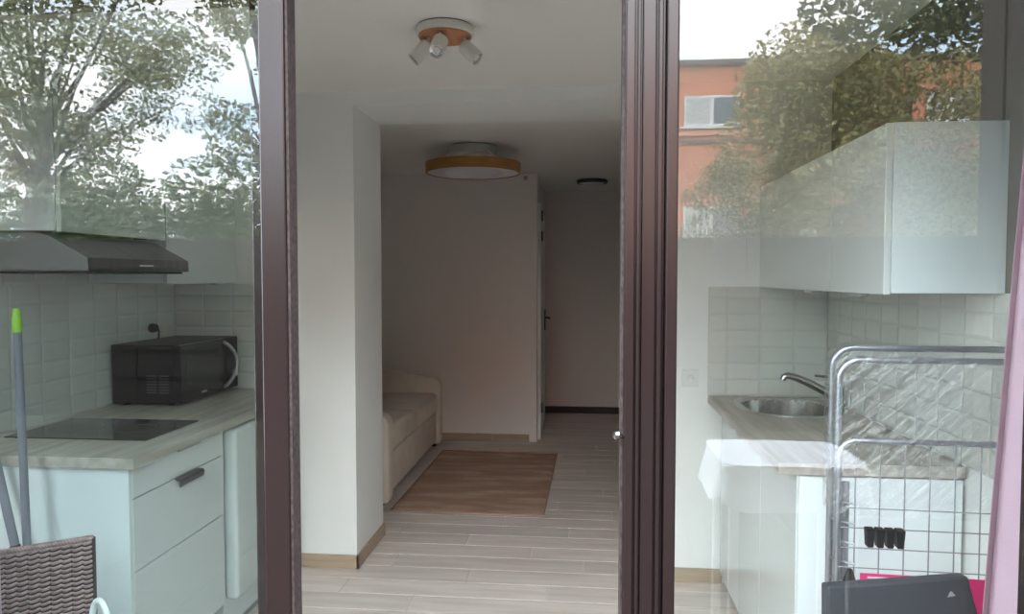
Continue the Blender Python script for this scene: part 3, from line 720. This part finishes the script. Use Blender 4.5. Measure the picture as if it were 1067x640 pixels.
obj('back_core', hexa([WA+q+Vector((0, 0, 0.16)), WB+q+Vector((0, 0, 0.16)), WB+q*2+Vector((0, 0, 0.16)), WA+q*2+Vector((0, 0, 0.16)), WA+q+Vector((0, 0, 0.74)), WB+q+Vector((0, 0, 0.74)), WB+q*2+Vector((0, 0, 0.74)), WA+q*2+Vector((0, 0, 0.74))]), M_wickd, t)
# braided rim
bb = NB()
for k in range(3):
    pts = []
    for i in range(161):
        s = i/160; a = s*44*PI+k*2*PI/3
        pts.append(WA+wu*(wl*s)-wn_*(0.004-0.006*math.cos(a))+Vector((0, 0, 0.744+0.004*math.sin(a))))
    tube(pts, 0.005, 6, bm=bb)
obj('braided_rim', bb, M_wick, t, 60)
obj('side_binding', tube([WA+Vector((0, 0, 0.14))-wn_*0.004, WA+Vector((0, 0, 0.746))-wn_*0.004], 0.008, 8), M_wickd, t, 50)
obj('side_binding', tube([WB+Vector((0, 0, 0.14))-wn_*0.004, WB+Vector((0, 0, 0.746))-wn_*0.004], 0.008, 8), M_wickd, t, 50)
sA, sB = WA-wn_*0.02+wu*0.01, WB-wn_*0.02-wu*0.01
obj('seat', hexa([sA+Vector((0, 0, .36)), sB+Vector((0, 0, .36)), sB+wd*0.92+Vector((0, 0, .36)), sA+wd*0.92+Vector((0, 0, .36)), sA+Vector((0, 0, .42)), sB+Vector((0, 0, .42)), sB+wd*0.92+Vector((0, 0, .42)), sA+wd*0.92+Vector((0, 0, .42))], 0.01), M_wick, t)
for q in (WA+wu*0.02-wn_*0.02, WB-wu*0.02-wn_*0.02, WA+wu*0.02+wd*0.95, WB-wu*0.02+wd*0.95):
    obj('leg', tube([(q.x, q.y, 0.0), (q.x, q.y, 0.37)], 0.014, 10), M_wickd, t, 50)

# ------------------------------------------------------------------ mop, pole and bucket
t = thing('mop', 'grey mop handle with lime green tip leaning by the drawers', 'mop', (-1.66, 2.03, 0))
top, bot = Vector((-1.705, 2.045, 1.363)), Vector((-1.640, 1.995, 0.04))
dv = (bot-top).normalized()
obj('handle', tube([top+dv*0.065, bot], 0.0115, 14), M_pole, t, 50)
obj('grip', lathe([(0, 0), (0.007, 0.0), (0.0105, -0.004), (0.0115, -0.02), (0.0135, -0.03), (0.0135, -0.072), (0, -0.072)], 20, aim(top, bot)), M_green, t, 40)
obj('mop_head', box(-1.70, -1.58, 1.96, 2.03, 0.0, 0.045, 0.012, 3), M_cloth, t)
t = thing('telescopic_pole', 'grey telescopic pole leaning beside the mop handle', 'pole', (-1.62, 2.0, 0))
pa_, pb_ = Vector((-1.94, 2.095, 1.40)), Vector((-1.556, 2.00, 0.0))
obj('outer_tube', tube([pa_, pa_.lerp(pb_, 0.56)], 0.013, 12), M_pole, t, 50)
obj('inner_tube', tube([pa_.lerp(pb_, 0.55), pb_], 0.0055, 10), M_pole, t, 50)
obj('collar', tube([pa_.lerp(pb_, 0.545), pa_.lerp(pb_, 0.57)], 0.015, 12), M_greyp, t, 50)
t = thing('bucket', 'white plastic bucket with raised loop handle beside the wicker chair', 'bucket', (-1.17, 1.79, 0))
bc = Vector((-1.165, 1.79, 0))
obj('tub', lathe([(0, 0.004), (0.10, 0.0), (0.125, 0.47), (0.132, 0.475), (0.132, 0.485), (0.122, 0.485), (0.098, 0.012), (0, 0.012)], 40, Matrix.Translation(bc)), M_white, t, 40)
lp = []
for i in range(17):
    a = PI*i/16; lp.append(Vector((-1.266-0.034*math.cos(a), 1.775+0.03*math.cos(a)*0.5, 0.50+0.105*math.sin(a)**0.55)))
lp = [Vector((-1.300, 1.79, 0.46))]+lp+[Vector((-1.232, 1.76, 0.46))]
obj('loop_handle', tube(lp, 0.0085, 8), M_white, t, 50)

# ------------------------------------------------------------------ outside: terrace, partition, fence, house, trees
terr = struct('ground_terrace', box(-6, 6, -2.6, 1.30, -0.12, -0.034), M_terr)
slab = box(-0.297, 0.297, -0.297, 0.297, -0.02, 0, 0.003, 1); sm_ = bpy.data.meshes.new('paving_slab'); slab.to_mesh(sm_); slab.free(); sm_.materials.append(M_terr)
for i in range(10):
    for j in range(6):
        o = bpy.data.objects.new('paving_slab', sm_); COL.objects.link(o); o.parent = terr; o.location = (-2.7+i*0.6, 0.98-j*0.6, -0.02)
struct('ground_lawn', box(-45, 45, -60, -2.6, -0.2, -0.05), M_lawn)
t = thing('partition_screen', 'dark vertical board screen at the terrace side, mirrored in the glass', 'screen', (1.26, 0.7, -0.02))
for i in range(8):
    y0 = 0.20+i*0.132
    obj('board', box(1.25+0.004*(i % 2), 1.28+0.004*(i % 2), y0, y0+0.127, -0.02, 2.75, 0.003, 1), M_partition, t)
for zz in (0.3, 1.4, 2.6): obj('cross_rail', box(1.285, 1.32, 0.2, 1.255, zz-0.03, zz+0.03), M_partition, t)
t = thing('garden_fence', 'weathered horizontal board fence behind the terrace, mirrored in the glass', 'fence', (0, -4.3, -0.05))
for i in range(13):
    z0 = 0.02+i*0.138
    for k in range(5):
        obj('board', box(-7.5+k*3.0+0.004, -4.5+k*3.0-0.004, -4.32+0.026*(i % 2), -4.295+0.026*(i % 2), z0, z0+0.146, 0.003, 1), M_fence, t)
for k in range(6): obj('post', box(-7.5+k*3.0-0.045, -7.5+k*3.0+0.045, -4.42, -4.33, -0.05, 1.86), M_fence, t)
t = thing('terrace_table', 'small terrace table under a white cloth, mirrored in the sink side glass', 'table', (0.70, 0.08, -0.02))
for fx in (0.50, 0.88):
    for fy in (-0.08, 0.22): obj('leg', box(fx-0.015, fx+0.015, fy-0.015, fy+0.015, -0.02, 0.82), M_white, t)
obj('table_top', box(0.46, 0.92, -0.12, 0.26, 0.82, 0.84, 0.003), M_white, t)
bb = NB(); g_ = []; N_ = 96
per = supel(0.69, 0.07, 0.235, 0.195, N_, 7)
for k in range(9):
    v = k/8; r_ = []
    for i, (px, py) in enumerate(per):
        fl = 1+0.10*v+0.04*v*math.sin(i*2*PI*9/N_)
        z_ = 0.845-0.13*v-0.02*v*math.sin(i*2*PI*4/N_+0.7)
        r_.append(bb.verts.new((0.69+(px-0.69)*fl, 0.07+(py-0.07)*fl, z_)))
    g_.append(r_)
for k in range(8):
    for i in range(N_): bb.faces.new((g_[k][i], g_[k][(i+1) % N_], g_[k+1][(i+1) % N_], g_[k+1][i]))
bb.faces.new(g_[0])
o = obj('table_cloth', bb, M_cloth, None, 60, center=True); tag(o, 'white cloth draped over the terrace table, mirrored in the glass', 'tablecloth')

# house across the garden
t = thing('apartment_house', 'orange rendered house across the garden, mirrored in the sink side glass', 'house', (4.5, -22, 0))
BYF = -19.6
obj('wall', box(-3.0, 13.5, BYF-8, BYF, -0.05, 7.65), M_orange, t)
rf = obj('roof_edge', box(-3.25, 13.75, BYF-8.2, BYF+0.25, 7.65, 7.80, 0.02, 1), M_roof, t)
obj('cornice', box(-3.05, 13.55, BYF-0.02, BYF+0.10, 5.62, 5.76), M_orange2, t)
obj('cornice', box(-3.05, 13.55, BYF-0.02, BYF+0.06, 5.40, 5.50), M_roof, t)
for zc, hh in ((6.35, 0.9), (3.0, 1.1)):
    for xc, ww in ((-1.0, 1.4), (3.75, 1.6), (7.0, 1.4), (10.5, 1.4)):
        wd_ = obj('window', box(xc-ww/2, xc+ww/2, BYF-0.01, BYF+0.05, zc-hh/2, zc+hh/2), M_bframe, t)
        for s in (-1, 1):
            obj('pane', box(xc+s*ww/4-ww/4+0.06, xc+s*ww/4+ww/4-0.06, BYF+0.045, BYF+0.056, zc-hh/2+0.07, zc+hh/2-0.07), M_bwin if s > 0 else M_blind, wd_)
        obj('window_sill', box(xc-ww/2-0.1, xc+ww/2+0.1, BYF, BYF+0.14, zc-hh/2-0.08, zc-hh/2), M_bframe, wd_)

def leaves(centers, n_, size, rnd_, aspect=0.55, droop=0.0):
    """one mesh of small pointed leaves scattered around twig centres (x,y,z,radius)"""
    V, Fc = [], []
    wts = [c[3]**2 for c in centers]
    picks = rnd_.choices(range(len(centers)), wts, k=n_)
    for k in picks:
        cx_, cy_, cz_, r_ = centers[k]
        while True:
            d = Vector((rnd_.uniform(-1, 1), rnd_.uniform(-1, 1), rnd_.uniform(-1, 1)))
            if 0.001 < d.length <= 1: break
        d = d.normalized()*d.length**0.55
        c = Vector((cx_+d.x*r_, cy_+d.y*r_, cz_+d.z*r_*0.8))
        a = Vector((rnd_.gauss(0, 1), rnd_.gauss(0, 1), rnd_.gauss(-droop, 0.7))).normalized()
        b_ = a.cross(Vector((rnd_.gauss(0, 1), rnd_.gauss(0, 1), rnd_.gauss(0, 1)))).normalized()
        s = size*rnd_.uniform(0.6, 1.25); i = len(V)
        V += [c-a*s*0.5, c+b_*s*aspect*0.5, c+a*s*0.5, c-b_*s*aspect*0.5]; Fc.append((i, i+1, i+2, i+3))
    me = bpy.data.meshes.new('foliage'); me.from_pydata([tuple(v) for v in V], [], Fc); me.update(); return me
def foliage(name, me, m, parent):
    me.materials.append(m); o = bpy.data.objects.new(name, me); COL.objects.link(o)
    me.transform(W(parent).inverted()); o.parent = parent; o['kind'] = 'stuff'; return o
def tree(name, label, base, trunk_h, crown_c, crown_r, nclump, clump_r, nleaf, lsize, m, seed, flat=0.8, trunk_r=0.13, group='garden trees'):
    rnd_ = random.Random(seed); base = Vector(base); cc = Vector(crown_c); cr = Vector(crown_r)
    t = thing(name, label, 'tree', base, group=group)
    fork = Vector((base.x+(cc.x-base.x)*0.3, base.y+(cc.y-base.y)*0.3, trunk_h))
    obj('trunk', tube([base, base.lerp(fork, 0.5)+Vector((0.05, 0.03, 0)), fork, fork.lerp(cc, 0.6)], [trunk_r*1.25, trunk_r, trunk_r*0.85, trunk_r*0.5], 10), M_bark, t, 60)
    cl, bb = [], NB()
    for i in range(nclump):
        while True:
            d = Vector((rnd_.uniform(-1, 1), rnd_.uniform(-1, 1), rnd_.uniform(-1, 1)))
            if d.length <= 1: break
        d = d*(0.55+0.45*rnd_.random()) if d.length < 0.5 else d
        c = cc+Vector((d.x*cr.x, d.y*cr.y, d.z*cr.z)); cl.append((c.x, c.y, c.z, clump_r*rnd_.uniform(0.6, 1.25)))
        if i % 2 == 0:
            mid = fork.lerp(c, 0.5)+Vector((0, 0, 0.25)); tube([fork.lerp(cc, rnd_.uniform(0, 0.55)), mid, c], [0.035, 0.022, 0.008], 5, bm=bb)
    obj('branches', bb, M_bark, t, 60)
    foliage('foliage', leaves(cl, nleaf, lsize, rnd_), m, t)
    return t
tree('garden_tree', 'tall bushy olive green tree before the orange house, mirrored in the glass', (4.2, -7.6, -0.05), 1.6, (4.0, -7.6, 3.35), (1.95, 1.4, 1.75), 70, 0.55, 34000, 0.085, M_leaf1, 3)
tree('garden_tree', 'pale green tree low over the fence, mirrored beside the orange house', (3.1, -11.2, -0.05), 1.5, (3.05, -11.2, 2.75), (1.1, 0.9, 0.95), 26, 0.45, 9000, 0.08, M_leaf2, 5, trunk_r=0.08)
tree('garden_tree', 'dark spreading tree reaching overhead, mirrored at the top right', (6.6, -5.6, -0.05), 3.2, (4.3, -5.2, 4.25), (2.2, 1.0, 0.55), 26, 0.42, 6500, 0.10, M_leaf3, 8)
tree('garden_tree', 'broad airy tree with sky gaps mirrored in the stove side glass', (-7.4, -6.4, -0.05), 2.4, (-6.9, -6.4, 4.5), (2.1, 1.3, 1.75), 66, 0.46, 15000, 0.085, M_leaf2, 11, trunk_r=0.16)
tree('garden_tree', 'green leaning tree mirrored next to the open door stile', (-3.5, -5.4, -0.05), 2.3, (-3.55, -5.4, 4.1), (0.75, 0.8, 1.5), 22, 0.34, 4200, 0.075, M_leaf2, 13, trunk_r=0.09)
tree('garden_tree', 'dense low tree behind the fence mirrored over the stove cabinets', (-7.6, -10.9, -0.05), 1.2, (-7.6, -10.9, 2.35), (5.0, 1.4, 1.05), 80, 0.7, 22000, 0.14, M_leaf3, 17)
for k, (hx, hs) in enumerate(((-1.4, 19), (0.8, 23), (6.8, 29), (9.4, 31))):
    tree('garden_shrub', ['round shrub behind the fence left of the house mirror image', 'round shrub behind the fence before the house', 'leafy shrub behind the fence under the bushy tree', 'last leafy shrub of the row behind the fence'][k], (hx, -7.2, -0.05), 0.6, (hx, -7.2, 1.2), (1.0, 0.8, 0.8), 22, 0.42, 5000, 0.10, M_leaf3, hs, trunk_r=0.06, group='shrubs behind the fence')
